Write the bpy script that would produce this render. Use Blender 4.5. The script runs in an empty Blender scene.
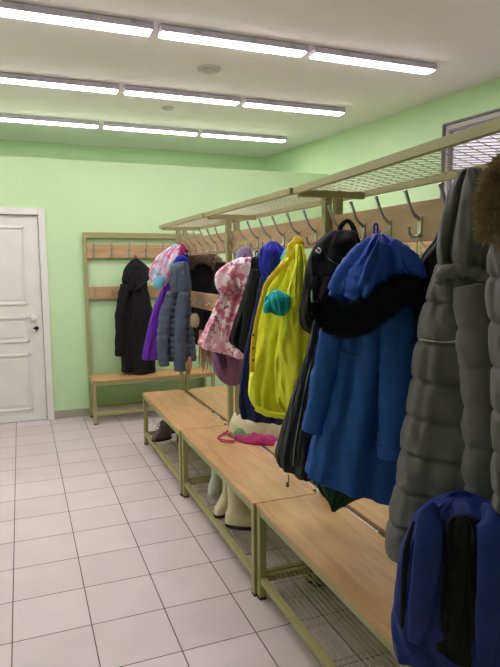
import bpy, math, random
import numpy as np
from mathutils import Vector, Matrix, noise
from mathutils.bvhtree import BVHTree

sc = bpy.context.scene
C = bpy.context.scene.collection
rnd = random.Random(5)
PI = math.pi

# ---------------------------------------------------------------- camera, exposure, light
F, YAW, PITCH, ROLL, CH = 582.2, 0.374225, 0.117176, -0.006850, 1.608
fw = Vector((math.sin(YAW)*math.cos(PITCH), math.cos(YAW)*math.cos(PITCH), -math.sin(PITCH)))
r0 = Vector((math.cos(YAW), -math.sin(YAW), 0)); u0 = r0.cross(fw)
rt = r0*math.cos(ROLL)+u0*math.sin(ROLL); up = -r0*math.sin(ROLL)+u0*math.cos(ROLL)
cam_d = bpy.data.cameras.new('camera'); cam = bpy.data.objects.new('camera', cam_d); C.objects.link(cam)
cam_d.sensor_fit = 'HORIZONTAL'; cam_d.sensor_width = 36; cam_d.lens = F/500*36; cam_d.clip_start = .02
cam.matrix_world = Matrix(((rt.x, up.x, -fw.x, 0), (rt.y, up.y, -fw.y, 0), (rt.z, up.z, -fw.z, CH), (0, 0, 0, 1)))
sc.camera = cam
sc.view_settings.view_transform = 'Standard'; sc.view_settings.look = 'None'
sc.view_settings.exposure = 0.52; sc.view_settings.gamma = 1; sc.view_settings.use_curve_mapping = False
LAMP_STRENGTH = 20.0
WINDOW_STRENGTH = .22
w = bpy.data.worlds.new('world'); sc.world = w; w.use_nodes = True
w.node_tree.nodes['Background'].inputs[0].default_value = (.6, .65, .8, 1)
w.node_tree.nodes['Background'].inputs[1].default_value = .05
CAM = Vector((0, 0, CH))

def ray(px, py):
    return fw + rt*((px-250)/F) - up*((py-333.5)/F)
def onX(px, py, X): d = ray(px, py); return CAM + d*(X/d.x)
def onY(px, py, Y): d = ray(px, py); return CAM + d*(Y/d.y)
def onZ(px, py, Z): d = ray(px, py); return CAM + d*((Z-CH)/d.z)

# ---------------------------------------------------------------- materials
def lin(c): return tuple(((v/255)/12.92 if v/255 <= .04045 else ((v/255+.055)/1.055)**2.4) for v in c)+(1,)
def mat(name, rgb, rough=.6, metal=0, var=.0, vscale=8, bump=0, bscale=40, emit=None, es=0, spec=.5, stretch=None, sheen=0):
    m = bpy.data.materials.new(name); m.use_nodes = True
    nt = m.node_tree; b = nt.nodes['Principled BSDF']
    b.inputs['Roughness'].default_value = rough; b.inputs['Metallic'].default_value = metal
    b.inputs['Specular IOR Level'].default_value = spec
    if sheen: b.inputs['Sheen Weight'].default_value = sheen
    tc = nt.nodes.new('ShaderNodeTexCoord'); mp = nt.nodes.new('ShaderNodeMapping')
    nt.links.new(tc.outputs['Object'], mp.inputs[0])
    if stretch: mp.inputs['Scale'].default_value = stretch
    c = lin(rgb)
    if var:
        n = nt.nodes.new('ShaderNodeTexNoise'); n.inputs['Scale'].default_value = vscale; n.inputs['Detail'].default_value = 4
        nt.links.new(mp.outputs[0], n.inputs['Vector'])
        r = nt.nodes.new('ShaderNodeValToRGB')
        r.color_ramp.elements[0].position = .3; r.color_ramp.elements[1].position = .7
        r.color_ramp.elements[0].color = tuple(v*(1-var) for v in c[:3])+(1,)
        r.color_ramp.elements[1].color = tuple(min(1, v*(1+var)) for v in c[:3])+(1,)
        nt.links.new(n.outputs[0], r.inputs[0]); nt.links.new(r.outputs[0], b.inputs['Base Color'])
    else: b.inputs['Base Color'].default_value = c
    if bump:
        n2 = nt.nodes.new('ShaderNodeTexNoise'); n2.inputs['Scale'].default_value = bscale; n2.inputs['Detail'].default_value = 5
        nt.links.new(mp.outputs[0], n2.inputs['Vector'])
        bp = nt.nodes.new('ShaderNodeBump'); bp.inputs['Strength'].default_value = bump; bp.inputs['Distance'].default_value = .01
        nt.links.new(n2.outputs[0], bp.inputs['Height']); nt.links.new(bp.outputs[0], b.inputs['Normal'])
    if emit:
        b.inputs['Emission Color'].default_value = lin(emit); b.inputs['Emission Strength'].default_value = es
    return m

def cloth(name, rgb, rough=.75, var=.12, bump=.35, bscale=28, sheen=.0, spec=.3):
    return mat(name, rgb, rough, var=var, vscale=14, bump=bump, bscale=bscale, spec=spec, sheen=sheen)

def tile_mat():
    m = bpy.data.materials.new('floor_tiles'); m.use_nodes = True; nt = m.node_tree; b = nt.nodes['Principled BSDF']
    tc = nt.nodes.new('ShaderNodeTexCoord'); mp = nt.nodes.new('ShaderNodeMapping')
    mp.inputs['Location'].default_value = (.108+3.33, -4.854+3.29*4, 0)
    br = nt.nodes.new('ShaderNodeTexBrick'); br.offset = 0; br.squash = 1
    br.inputs['Scale'].default_value = 1; br.inputs['Brick Width'].default_value = .333; br.inputs['Row Height'].default_value = .329
    br.inputs['Mortar Size'].default_value = .0028; br.inputs['Mortar Smooth'].default_value = .1; br.inputs['Bias'].default_value = 0
    br.inputs['Color1'].default_value = lin((214, 202, 205)); br.inputs['Color2'].default_value = lin((204, 193, 196)); br.inputs['Mortar'].default_value = lin((78, 66, 64))
    nt.links.new(tc.outputs['Object'], mp.inputs[0]); nt.links.new(mp.outputs[0], br.inputs['Vector'])
    n = nt.nodes.new('ShaderNodeTexNoise'); n.inputs['Scale'].default_value = 5; n.inputs['Detail'].default_value = 6
    nt.links.new(tc.outputs['Object'], n.inputs['Vector'])
    rr = nt.nodes.new('ShaderNodeMapRange'); rr.inputs[3].default_value = .88; rr.inputs[4].default_value = 1.08
    nt.links.new(n.outputs[0], rr.inputs[0])
    mx = nt.nodes.new('ShaderNodeVectorMath'); mx.operation = 'SCALE'
    nt.links.new(br.outputs[0], mx.inputs[0]); nt.links.new(rr.outputs[0], mx.inputs['Scale'])
    nt.links.new(mx.outputs[0], b.inputs['Base Color'])
    b.inputs['Roughness'].default_value = .38; b.inputs['Specular IOR Level'].default_value = .45
    bp = nt.nodes.new('ShaderNodeBump'); bp.inputs['Strength'].default_value = .5; bp.inputs['Distance'].default_value = .002; bp.invert = True
    nt.links.new(br.outputs['Fac'], bp.inputs['Height']); nt.links.new(bp.outputs[0], b.inputs['Normal'])
    return m

def wood_mat(name, a, b_, axis_scale):
    m = bpy.data.materials.new(name); m.use_nodes = True; nt = m.node_tree; b = nt.nodes['Principled BSDF']
    tc = nt.nodes.new('ShaderNodeTexCoord'); mp = nt.nodes.new('ShaderNodeMapping'); mp.inputs['Scale'].default_value = axis_scale
    n = nt.nodes.new('ShaderNodeTexNoise'); n.inputs['Scale'].default_value = 3; n.inputs['Detail'].default_value = 8; n.inputs['Distortion'].default_value = .6
    r = nt.nodes.new('ShaderNodeValToRGB'); r.color_ramp.elements[0].position = .32; r.color_ramp.elements[1].position = .66
    r.color_ramp.elements[0].color = lin(a); r.color_ramp.elements[1].color = lin(b_)
    nt.links.new(tc.outputs['Object'], mp.inputs[0]); nt.links.new(mp.outputs[0], n.inputs['Vector']); nt.links.new(n.outputs[0], r.inputs[0])
    nt.links.new(r.outputs[0], b.inputs['Base Color']); b.inputs['Roughness'].default_value = .42
    return m

def ramp_mat(name, stops, scale, tex='VORONOI', rough=.6, bump=.3):
    m = bpy.data.materials.new(name); m.use_nodes = True; nt = m.node_tree; b = nt.nodes['Principled BSDF']
    tc = nt.nodes.new('ShaderNodeTexCoord')
    n0 = nt.nodes.new('ShaderNodeTexNoise'); n0.inputs['Scale'].default_value = scale*.8; n0.inputs['Detail'].default_value = 3
    nt.links.new(tc.outputs['Object'], n0.inputs['Vector'])
    add = nt.nodes.new('ShaderNodeVectorMath'); add.operation = 'MULTIPLY_ADD'; add.inputs[1].default_value = (.12, .12, .12)
    nt.links.new(n0.outputs['Color'], add.inputs[0]); nt.links.new(tc.outputs['Object'], add.inputs[2])
    v = nt.nodes.new('ShaderNodeTexVoronoi'); v.inputs['Scale'].default_value = scale
    nt.links.new(add.outputs[0], v.inputs['Vector'])
    sx = nt.nodes.new('ShaderNodeSeparateColor'); nt.links.new(v.outputs['Color'], sx.inputs[0])
    r = nt.nodes.new('ShaderNodeValToRGB'); r.color_ramp.interpolation = 'CONSTANT'
    e = r.color_ramp.elements
    while len(e) < len(stops): e.new(.5)
    for i, (p_, c_) in enumerate(stops): e[i].position = p_; e[i].color = lin(c_)
    nt.links.new(sx.outputs[0], r.inputs[0]); nt.links.new(r.outputs[0], b.inputs['Base Color']); b.inputs['Roughness'].default_value = rough
    n2 = nt.nodes.new('ShaderNodeTexNoise'); n2.inputs['Scale'].default_value = 30
    nt.links.new(tc.outputs['Object'], n2.inputs['Vector'])
    bp = nt.nodes.new('ShaderNodeBump'); bp.inputs['Strength'].default_value = bump; bp.inputs['Distance'].default_value = .01
    nt.links.new(n2.outputs[0], bp.inputs['Height']); nt.links.new(bp.outputs[0], b.inputs['Normal'])
    return m

M = dict(
    wall=mat('green_wall_paint', (196, 226, 176), .7, var=.03, vscale=2, bump=.04, bscale=60),
    ceil=mat('ceiling_paint', (236, 232, 228), .8, var=.02, vscale=1.5),
    tiles=tile_mat(),
    base=mat('baseboard_tile', (160, 158, 140), .5, var=.1, vscale=9),
    white=mat('white_door_paint', (226, 226, 220), .45, var=.03, vscale=6, bump=.05, bscale=20),
    olive=mat('olive_steel_paint', (158, 154, 104), .42, var=.05, vscale=10, bump=.03, bscale=80),
    seat=wood_mat('birch_seat', (188, 144, 97), (208, 167, 118), (9, 1, 1)),
    seatx=wood_mat('birch_seat_lengthwise', (184, 142, 95), (205, 164, 115), (1, 9, 1)),
    rail=wood_mat('rail_wood', (172, 138, 98), (194, 162, 120), (1, 8, 8)),
    steel=mat('hook_steel', (190, 192, 186), .3, metal=.9, var=.1, vscale=30),
    wire=mat('galvanised_wire', (165, 162, 130), .4, metal=.3),
    rubber=mat('black_rubber', (22, 22, 22), .7),
    housing=mat('lamp_housing', (196, 190, 206), .5, var=.04),
    diffuser=mat('lamp_diffuser', (255, 255, 255), .5, emit=(255, 243, 250), es=LAMP_STRENGTH),
    plastic=mat('white_plastic', (188, 184, 176), .5, var=.04),
    winframe=mat('grey_window_frame', (120, 116, 128), .5, var=.05),
    winpane=mat('bright_window_pane', (225, 222, 235), .2, emit=(224, 220, 240), es=WINDOW_STRENGTH),
    key=mat('dark_key_metal', (50, 48, 42), .35, metal=.7),
)

# ---------------------------------------------------------------- mesh helpers
class MB:
    def __init__(s): s.v = []; s.f = []
    def box(s, x0, x1, y0, y1, z0, z1):
        n = len(s.v)
        s.v += [(x, y, z) for z in (z0, z1) for y in (y0, y1) for x in (x0, x1)]
        s.f += [tuple(n+i for i in q) for q in ((0, 2, 3, 1), (4, 5, 7, 6), (0, 1, 5, 4), (2, 6, 7, 3), (0, 4, 6, 2), (1, 3, 7, 5))]
        return s
    def rings(s, rs, caps=True, closed=True):
        n = len(s.v); k = len(rs[0])
        for r in rs: s.v += [tuple(p) for p in r]
        for i in range(len(rs)-1):
            for j in range(k if closed else k-1):
                a = n+i*k+j; b = n+i*k+(j+1) % k
                s.f.append((a, b, b+k, a+k))
        if caps:
            for ri, o in ((0, True), (len(rs)-1, False)):
                c = sum((Vector(p) for p in rs[ri]), Vector())/k; ci = len(s.v); s.v.append(tuple(c))
                for j in range(k):
                    a = n+ri*k+j; b = n+ri*k+(j+1) % k
                    s.f.append((ci, b, a) if o else (ci, a, b))
        return s
    def tube(s, pts, rad, n=8, flat=1.0, wr=0, seed=0, flatdir=None, caps=True):
        pts = [Vector(p) for p in pts]; rad = rad if hasattr(rad, '__len__') else [rad]*len(pts)
        rs = []; prev = None
        for i, p in enumerate(pts):
            t = (pts[min(i+1, len(pts)-1)]-pts[max(i-1, 0)]).normalized()
            if flatdir is not None: b = Vector(flatdir)
            else:
                b = prev if prev is not None else (Vector((0, 0, 1)) if abs(t.z) < .9 else Vector((0, 1, 0)))
            a = t.cross(b)
            if a.length < 1e-6: a = t.orthogonal()
            a.normalize(); b = a.cross(t).normalized(); prev = b
            ring = []
            for j in range(n):
                an = 2*PI*j/n; r = rad[i]
                if wr:
                    r *= 1+wr*noise.noise(Vector((math.cos(an)*1.4+seed, math.sin(an)*1.4, i*16/len(pts))))
                ring.append(p+a*math.cos(an)*r+b*math.sin(an)*r*flat)
            rs.append(ring)
        return s.rings(rs, caps)
    def bvh(s): return BVHTree.FromPolygons([Vector(v) for v in s.v], s.f)

def link(name, mb, m, parent=None, smooth=False, bevel=0, subsurf=0):
    me = bpy.data.meshes.new(name); me.from_pydata([tuple(v) for v in mb.v], [], mb.f); me.validate(); me.update()
    me.materials.append(m)
    if smooth:
        for p in me.polygons: p.use_smooth = True
    o = bpy.data.objects.new(name, me); C.objects.link(o)
    if parent: o.parent = parent
    if bevel:
        b = o.modifiers.new('bevel', 'BEVEL'); b.width = bevel; b.segments = 2; b.limit_method = 'ANGLE'
    if subsurf:
        b = o.modifiers.new('subsurf', 'SUBSURF'); b.levels = b.render_levels = subsurf
    return o
def struct(name, mb, m, **k):
    o = link(name, mb, m, **k)
    if not k.get('parent'): o['kind'] = 'structure'
    return o
def tag(o, label, cat, group=None, kind=None):
    o['label'] = label; o['category'] = cat
    if group: o['group'] = group
    if kind: o['kind'] = kind
    return o
def thing(name, label, cat, loc=(0, 0, 0), rot=0, group=None):
    o = bpy.data.objects.new(name, None); C.objects.link(o); o.location = loc; o.rotation_euler = (0, 0, rot)
    return tag(o, label, cat, group)
def copy_tree(o, parent=None):
    c = o.copy(); C.objects.link(c); c.parent = parent
    for ch in list(o.children): copy_tree(ch, c)
    return c

# ---------------------------------------------------------------- room shell
XL, XR, YF, YP, YB, ZC = -1.75, 3.36, -1.6, 6.37, 7.9, 3.14
SLANT = .115   # the right wall runs a few degrees off the rack row
def slant(mb):
    mb.v = [(x+(YB-y)*SLANT, y, z) for x, y, z in mb.v]; return mb
struct('floor', MB().box(XL-.1, XR+1.4, YF-.1, YB+.1, -.1, 0), M['tiles'])
struct('ceiling', MB().box(XL-.1, XR+1.4, YF-.1, YB+.1, ZC, ZC+.1), M['ceil'])
struct('wall_left', MB().box(XL-.1, XL, YF-.1, YB+.1, 0, ZC), M['wall'])
struct('wall_front', MB().box(XL, XR+1.2, YF-.1, YF, 0, ZC), M['wall'])
struct('wall_rear', MB().box(XL, XR, YB, YB+.1, 0, ZC), M['wall'])
# right wall with the window opening
WY0, WY1, WZ0, WZ1 = 2.5, 4.57, 1.45, 2.90
b = MB().box(XR, XR+.14, YF, WY0, 0, ZC).box(XR, XR+.14, WY1, YB, 0, ZC).box(XR, XR+.14, WY0, WY1, 0, WZ0).box(XR, XR+.14, WY0, WY1, WZ1, ZC)
struct('wall_right', slant(b), M['wall'])
# partition (back wall) with the door opening
DX0, DX1, DZ = -.64, .20, 2.125
b = MB().box(XL, DX0, YP, YP+.14, 0, 2.69).box(DX1, XR+.165, YP, YP+.14, 0, 2.69).box(DX0, DX1, YP, YP+.14, DZ, 2.69)
struct('wall_back', b, M['wall'])
struct('baseboard_back', MB().box(.262, XR-.02, YP-.012, YP, 0, .085), M['base'], bevel=.002)
struct('baseboard_right', slant(MB().box(XR-.012, XR, YF, YP, 0, .085)), M['base'], bevel=.002)
# window
wf = MB()
for y0, y1, z0, z1 in ((WY0, WY1, WZ1-.018, WZ1), (WY0, WY1, WZ0, WZ0+.018), (WY0, WY0+.018, WZ0, WZ1), (WY1-.018, WY1, WZ0, WZ1), (3.53, 3.58, WZ0, WZ1)):
    wf.box(XR-.010, XR+.02, y0, y1, z0, z1)
wfo = struct('window_1', slant(wf), M['winframe'], bevel=.003)
sash = MB()
for y0, y1 in ((WY0+.045, 3.53), (3.58, WY1-.045)):
    for a in ((y0+.012, y1-.012, WZ1-.085, WZ1-.06), (y0+.012, y1-.012, WZ0+.06, WZ0+.085), (y0+.012, y0+.035, WZ0+.085, WZ1-.085), (y1-.035, y1-.012, WZ0+.085, WZ1-.085)):
        sash.box(XR+.015, XR+.05, *a)
link('sash', slant(sash), M['winframe'], wfo)
fr = MB()
for a in ((WY0+.018, WY1-.018, WZ1-.062, WZ1-.018), (WY0+.018, WY1-.018, WZ0+.018, WZ0+.062), (WY0+.018, WY0+.05, WZ0+.062, WZ1-.062), (WY1-.05, WY1-.018, WZ0+.062, WZ1-.062)):
    fr.box(XR+.02, XR+.055, *a)
link('window_frame', slant(fr), M['plastic'], wfo)
link('pane', slant(MB().box(XR+.052, XR+.058, WY0+.045, WY1-.045, WZ0+.045, WZ1-.045)), M['winpane'], wfo)
# door
d = MB().box(DX0+.004, DX1-.004, YP+.01, YP+.045, .006, DZ-.004)
door = struct('door_1', d, M['white'], bevel=.003)
cs = MB().box(DX1, DX1+.068, YP-.028, YP+.02, 0, DZ+.068).box(DX0-.068, DX0, YP-.028, YP+.02, 0, DZ+.068).box(DX0, DX1, YP-.028, YP+.02, DZ, DZ+.068)
link('door_frame', cs, M['white'], door, bevel=.005)
for z0, z1 in ((.12, .715), (.835, 1.10), (1.22, 2.01)):
    x0, x1 = DX0+.13, DX1-.135; p = MB(); t = .022
    for a in ((x0, x1, z0, z0+t), (x0, x1, z1-t, z1), (x0, x0+t, z0, z1), (x1-t, x1, z0, z1)):
        p.box(a[0], a[1], YP-.004, YP+.012, a[2], a[3])
    p.box(x0+.05, x1-.05, YP+.004, YP+.012, z0+.05, z1-.05)
    link('door_panel', p, M['white'], door, bevel=.006)
kb = MB().tube([(.11, YP+.012, 1.085), (.11, YP-.008, 1.085), (.11, YP-.012, 1.085), (.11, YP-.045, 1.085)], [.034, .032, .02, .022], 20)
link('door_knob', kb, M['white'], door, smooth=False, bevel=.003)
kb = MB().tube([(.135, YP+.012, .975), (.135, YP-.006, .975)], .02, 16).box(.1, .155, YP-.028, YP-.02, .968, .985).box(.128, .142, YP-.028, YP, .95, .985)
link('door_lock', kb, M['key'], door)

# ---------------------------------------------------------------- ceiling lamps and vents
def lamp(x0, x1, y0, label):
    L = x1-x0; t = thing('ceiling_lamp', label, 'light', (x0, y0, ZC), 0, 'long ceiling lamps')
    h = MB().box(0, L, 0, .115, -.045, -.004)
    h.box(.012, L-.012, .03, .09, -.004, 0)
    link('housing', h, M['housing'], t, bevel=.006)
    link('diffuser', MB().box(.010, L-.010, .008, .107, -.054, -.0455), M['diffuser'], t, bevel=.004)
    for cx in (.25, L*.62, L-.12):
        link('clip', MB().box(cx-.025, cx+.025, -.008, .0, -.026, -.006), M['steel'], t, bevel=.002)
cols = ((-1.27, -.21, ''), (-.175, .865, 'left end'), (.915, 1.965, 'middle'), (2.02, 3.07, 'right end'))
for yy, rn in ((3.80, 'nearest row in view'), (5.16, 'middle row in view'), (6.52, 'farthest row'), (2.44, 'added unseen row overhead')):  # overhead row is out of view, added for frontal light on the hanging clothes
    for x0, x1, cn in cols:
        if x0 < -1: lb = 'long white ceiling lamp beyond the left edge, %s' % rn
        else: lb = 'long white ceiling lamp at the %s of the %s' % (cn, rn)
        lamp(x0, x1, yy+.04, lb)
def vent(x, y, r, label):
    t = thing('ceiling_vent', label, 'vent', (x, y, ZC))
    link('rim', MB().tube([(0, 0, 0), (0, 0, -.008), (0, 0, -.014)], [r, r, r*.9], 32), M['plastic'], t)
    link('cap', MB().tube([(0, 0, -.0145), (0, 0, -.024), (0, 0, -.03)], [r*.62, r*.62, r*.45], 32), M['plastic'], t)
vent(1.46, 4.56, .095, 'larger round white vent between the nearest and middle lamp rows')
vent(1.42, 5.78, .06, 'smaller round white vent between the middle and farthest lamp rows')

# ---------------------------------------------------------------- benches and racks
def bench(L, D, label, loc, rot, seatm, H=.475, group='wooden topped changing benches', strip=0):
    t = thing('bench', label, 'bench', loc, rot, group)
    if strip:   # plan of the seat, notched at the corners round the rack posts
        y0, y1 = (-.004, D) if strip > 0 else (-.004, D)
        if strip > 0: pl_ = [(.002, y0), (L-.002, y0), (L-.002, y1), (L-.047, y1), (L-.047, y1+.026), (.047, y1+.026), (.047, y1), (.002, y1)]
        else: pl_ = [(.002, y1), (.002, y0), (.047, y0), (.047, y0-.026), (L-.047, y0-.026), (L-.047, y0), (L-.002, y0), (L-.002, y1)]
        sb = MB(); k = len(pl_); sb.v = [(x, y, H-.016) for x, y in pl_]+[(x, y, H) for x, y in pl_]
        sb.f = [tuple(range(k))[::-1], tuple(range(k, 2*k))]+[(i, (i+1) % k, (i+1) % k+k, i+k) for i in range(k)]
        link('seat', sb, seatm, t)
    else: link('seat', MB().box(0.002, L-.002, -.004, D, H-.016, H), seatm, t, bevel=.003)
    f = MB()
    for y in (.002, D-.037): f.box(.036, L-.036, y, y+.032, H-.05, H-.017)
    for x in (0.002, L-.037): f.box(x, x+.035, .037, D-.037, H-.05, H-.017)
    for y in (.004, D-.034): f.box(.036, L-.036, y, y+.03, .085, .115)
    for x in (0.004, L-.034): f.box(x, x+.03, .037, D-.037, .085, .115)
    link('frame', f, M['olive'], t, bevel=.002)
    for x in (0.001, L-.036):
        for y in (.0, D-.035):
            lg = link('leg', MB().box(x, x+.035, y, y+.035, .013, H-.018), M['olive'], t, bevel=.002)
            link('foot_cap', MB().box(x-.0005, x+.0355, y-.0005, y+.0355, 0, .0125), M['rubber'], lg, bevel=.003)
    g = MB(); n = int((D-.07)/.026)
    for i in range(1, n+1):
        y = .035+i*(D-.07)/(n+1); g.tube([(.03, y, .108), (L-.03, y, .108)], .0026, 5)
    for i in range(1, 6):
        x = i*L/6; g.tube([(x, .03, .103), (x, D-.03, .103)], .0026, 5)
    link('shoe_grid', g, M['wire'], t)
    return t

def hook_mesh():
    h = MB().box(-.011, .011, -.004, 0, -.03, .045)
    h.tube([(0, -.003, .03), (0, -.012, .04), (0, -.03, .052), (0, -.045, .075), (0, -.056, .105), (0, -.066, .128), (0, -.07, .136)], [.006, .0065, .0065, .006, .0065, .007, .009], 8)
    h.tube([(0, -.003, -.018), (0, -.018, -.03), (0, -.036, -.03), (0, -.047, -.018), (0, -.05, .0), (0, -.05, .006)], [.005, .0055, .0055, .005, .006, .007], 8)
    return h
def small_hook_mesh():
    h = MB().box(-.009, .009, -.003, 0, -.02, .03)
    h.tube([(0, -.003, .0), (0, -.016, -.018), (0, -.032, -.018), (0, -.04, -.004), (0, -.041, .014)], [.004, .0048, .0048, .0045, .006], 8)
    return h
HK = None; SHK = None
def hooks(parent, xs, y, z, small):
    global HK, SHK
    src = SHK if small else HK
    for x in xs:
        if src is None:
            src = link('hook', small_hook_mesh() if small else hook_mesh(), M['steel'], parent, smooth=False)
            if small: SHK = src
            else: HK = src
            o = src
        else:
            o = src.copy(); C.objects.link(o); o.parent = parent
        o.location = (x, y, z)

# racks standing on the rear of a wall bench: one welded unit
def wall_rack(L, label, loc, rot, seatm):
    t = bench(L, .36, label, loc, rot, seatm, .455, None); t.name = 'coat_rack_bench'; t['category'] = 'coat rack'
    for x in (0, L-.035): link('post', MB().box(x, x+.035, .362, .397, 0, 1.93), M['olive'], t, bevel=.002)
    link('top_bar', MB().box(0, L, .362, .397, 1.931, 1.957).box(.036, L-.036, .365, .392, 1.90, 1.93), M['olive'], t, bevel=.002)
    for z0, z1, sm in ((1.69, 1.835, False), (1.26, 1.39, True)):
        r = link('hook_rail', MB().box(.036, L-.036, .366, .384, z0, z1), M['rail'], t, bevel=.002)
        n = 7; hooks(r, [.1+i*(L-.2)/(n-1) for i in range(n)], .366, (z0+.04) if not sm else z0+.065, sm)
    return t
back = wall_rack(1.30, 'tall coat rack bench against the green back wall, black coat hanging on it', (.628, 5.955, 0), 0, M['seatx'])
wall_rack(1.30, 'coat rack bench along the right wall, farther of the two', (XR-.40-.01, 5.65, 0), -PI/2, M['seatx'])
wall_rack(1.30, 'coat rack bench along the right wall, nearer of the two', (XR-.40-.01, 4.33, 0), -PI/2, M['seatx'])

# double sided bench row in the middle, three units long
YS = (5.135, 3.825, 2.475, 1.13)
FX = (.976, .987, 1.0)
nm = ('far end', 'middle', 'near end')
for i in range(3):
    L = YS[i]-YS[i+1]-.004
    lb = ('bench on the aisle side, at the far end of the row, brown boots beneath it', 'bench on the aisle side, in the middle of the row, white boots beneath it',
          'bench on the aisle side, nearest of the row, blue backpack standing on it')[i]
    bench(L, .335, lb, (FX[i], YS[i], 0), -PI/2, M['seatx'], strip=1)
    lb = ('bench behind the rack posts, at the far end of the row', 'bench behind the rack posts, in the middle of the row, mostly hidden by hanging clothes',
          'bench behind the rack posts, nearest of the row, mostly hidden by hanging clothes')[i]
    bench(L, .335, lb, (FX[i]+.429, YS[i], 0), -PI/2, M['seatx'], strip=-1)

RX = 1.365
def rack_bay(i):
    L = YS[i]-YS[i+1]; x0 = FX[i]+.335+.0475
    t = thing('coat_rack', ('double sided coat rack bay at the far end with a wire mesh hat shelf',
              'coat rack bay in the middle of the row, pink and yellow jackets on it',
              'double sided coat rack bay nearest the camera, blue parka and black backpack on it')[i], 'coat rack', (x0, YS[i], 0), -PI/2, 'olive steel coat racks between the benches')
    P = [.002] + ([L-.037] if i == 2 else [])
    for x in P:
        link('post', MB().box(x, x+.038, -.046, -.0105, 0, 1.915), M['olive'], t, bevel=.002)
        link('post', MB().box(x+.005, x+.043, .0105, .046, 0, 1.915), M['olive'], t, bevel=.002)
    s = MB(); W = .195; z = 1.93
    FL = .085 if i == 2 else 0   # the near bay's shelf flares towards the aisle
    fl = len(s.v); s.box(.004, L-.004, -W, -W+.022, z, z+.03)
    s.v[fl:] = [(x, y-FL*x/L, zz_) for x, y, zz_ in s.v[fl:]]
    s.box(.004, L-.004, W-.022, W, z, z+.03)
    for x in ([.004, L-.03] if i == 2 else [.004]):
        s.box(x, x+.026, -W+.022, W-.022, z-.012, z+.02)
        if FL and x > .1: s.box(x, x+.026, -W+.022-FL*.96, -W+.023, z-.012, z+.02)
    for x in P: s.box(x, x+.04, -.06, .06, z-.014, z-.012)
    link('shelf_frame', s, M['olive'], t, bevel=.003)
    g = MB(); zz = z+.022; st = .056; y0, y1 = -W+.02, W-.02; dy = y1-y0; k = int(L/st)
    run = dy*.66
    q = -run
    while q < L:
        for sg in (0, 1):
            xa, xb = q, q+run
            ya, yb = (y0, y1) if sg == 0 else (y1, y0)
            ta = max(0, (0.01-xa)/run); tb = min(1, (L-.01-xa)/run)
            if tb-ta > .03:
                g.tube([(xa+run*ta, ya+(yb-ya)*ta, zz+sg*.0015), (xa+run*tb, ya+(yb-ya)*tb, zz+sg*.0015)], .0014, 4)
        q += st
    g.v = [(x, y-(FL*x/L*max(0, (W-y)/(2*W)) if FL else 0), z_) for x, y, z_ in g.v]
    link('shelf_mesh', g, M['wire'], t)
    for z0, z1, sm in ((1.69, 1.835, False), (1.26, 1.39, True)):
        r = link('hook_rail', MB().box(.001, L-.001, -.010, .010, z0, z1), M['rail'], t, bevel=.002)
        n = 7; hooks(r, [.13+j*(L-.2)/(n-1)*.98 for j in range(n)], -.010, z0+.045 if not sm else z0+.065, sm)
    return t
for i in range(3): rack_bay(i)

# ---------------------------------------------------------------- garments
class Pl:
    """an upright plane through (x, y) whose horizontal direction is turned th below +X; v moves towards the aisle"""
    def __init__(s, x, y, th):
        s.o = Vector((x, y, 0)); s.u = Vector((math.cos(th), -math.sin(th), 0)); s.n = Vector((-math.sin(th), -math.cos(th), 0))
        s.th = th
    def at(s, px, py, v=0):
        d = ray(px, py); o = s.o+s.n*v
        return CAM+d*((o-CAM).dot(s.n)/d.dot(s.n))

def cr(vals, t):
    n = len(vals)-1; x = t*n; i = min(int(x), n-1); f = x-i
    p0, p1, p2, p3 = vals[max(i-1, 0)], vals[i], vals[i+1], vals[min(i+2, n)]
    return .5*((2*p1)+(-p0+p2)*f+(2*p0-5*p1+4*p2-p3)*f*f+(-p0+3*p1-3*p2+p3)*f**3)

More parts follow.
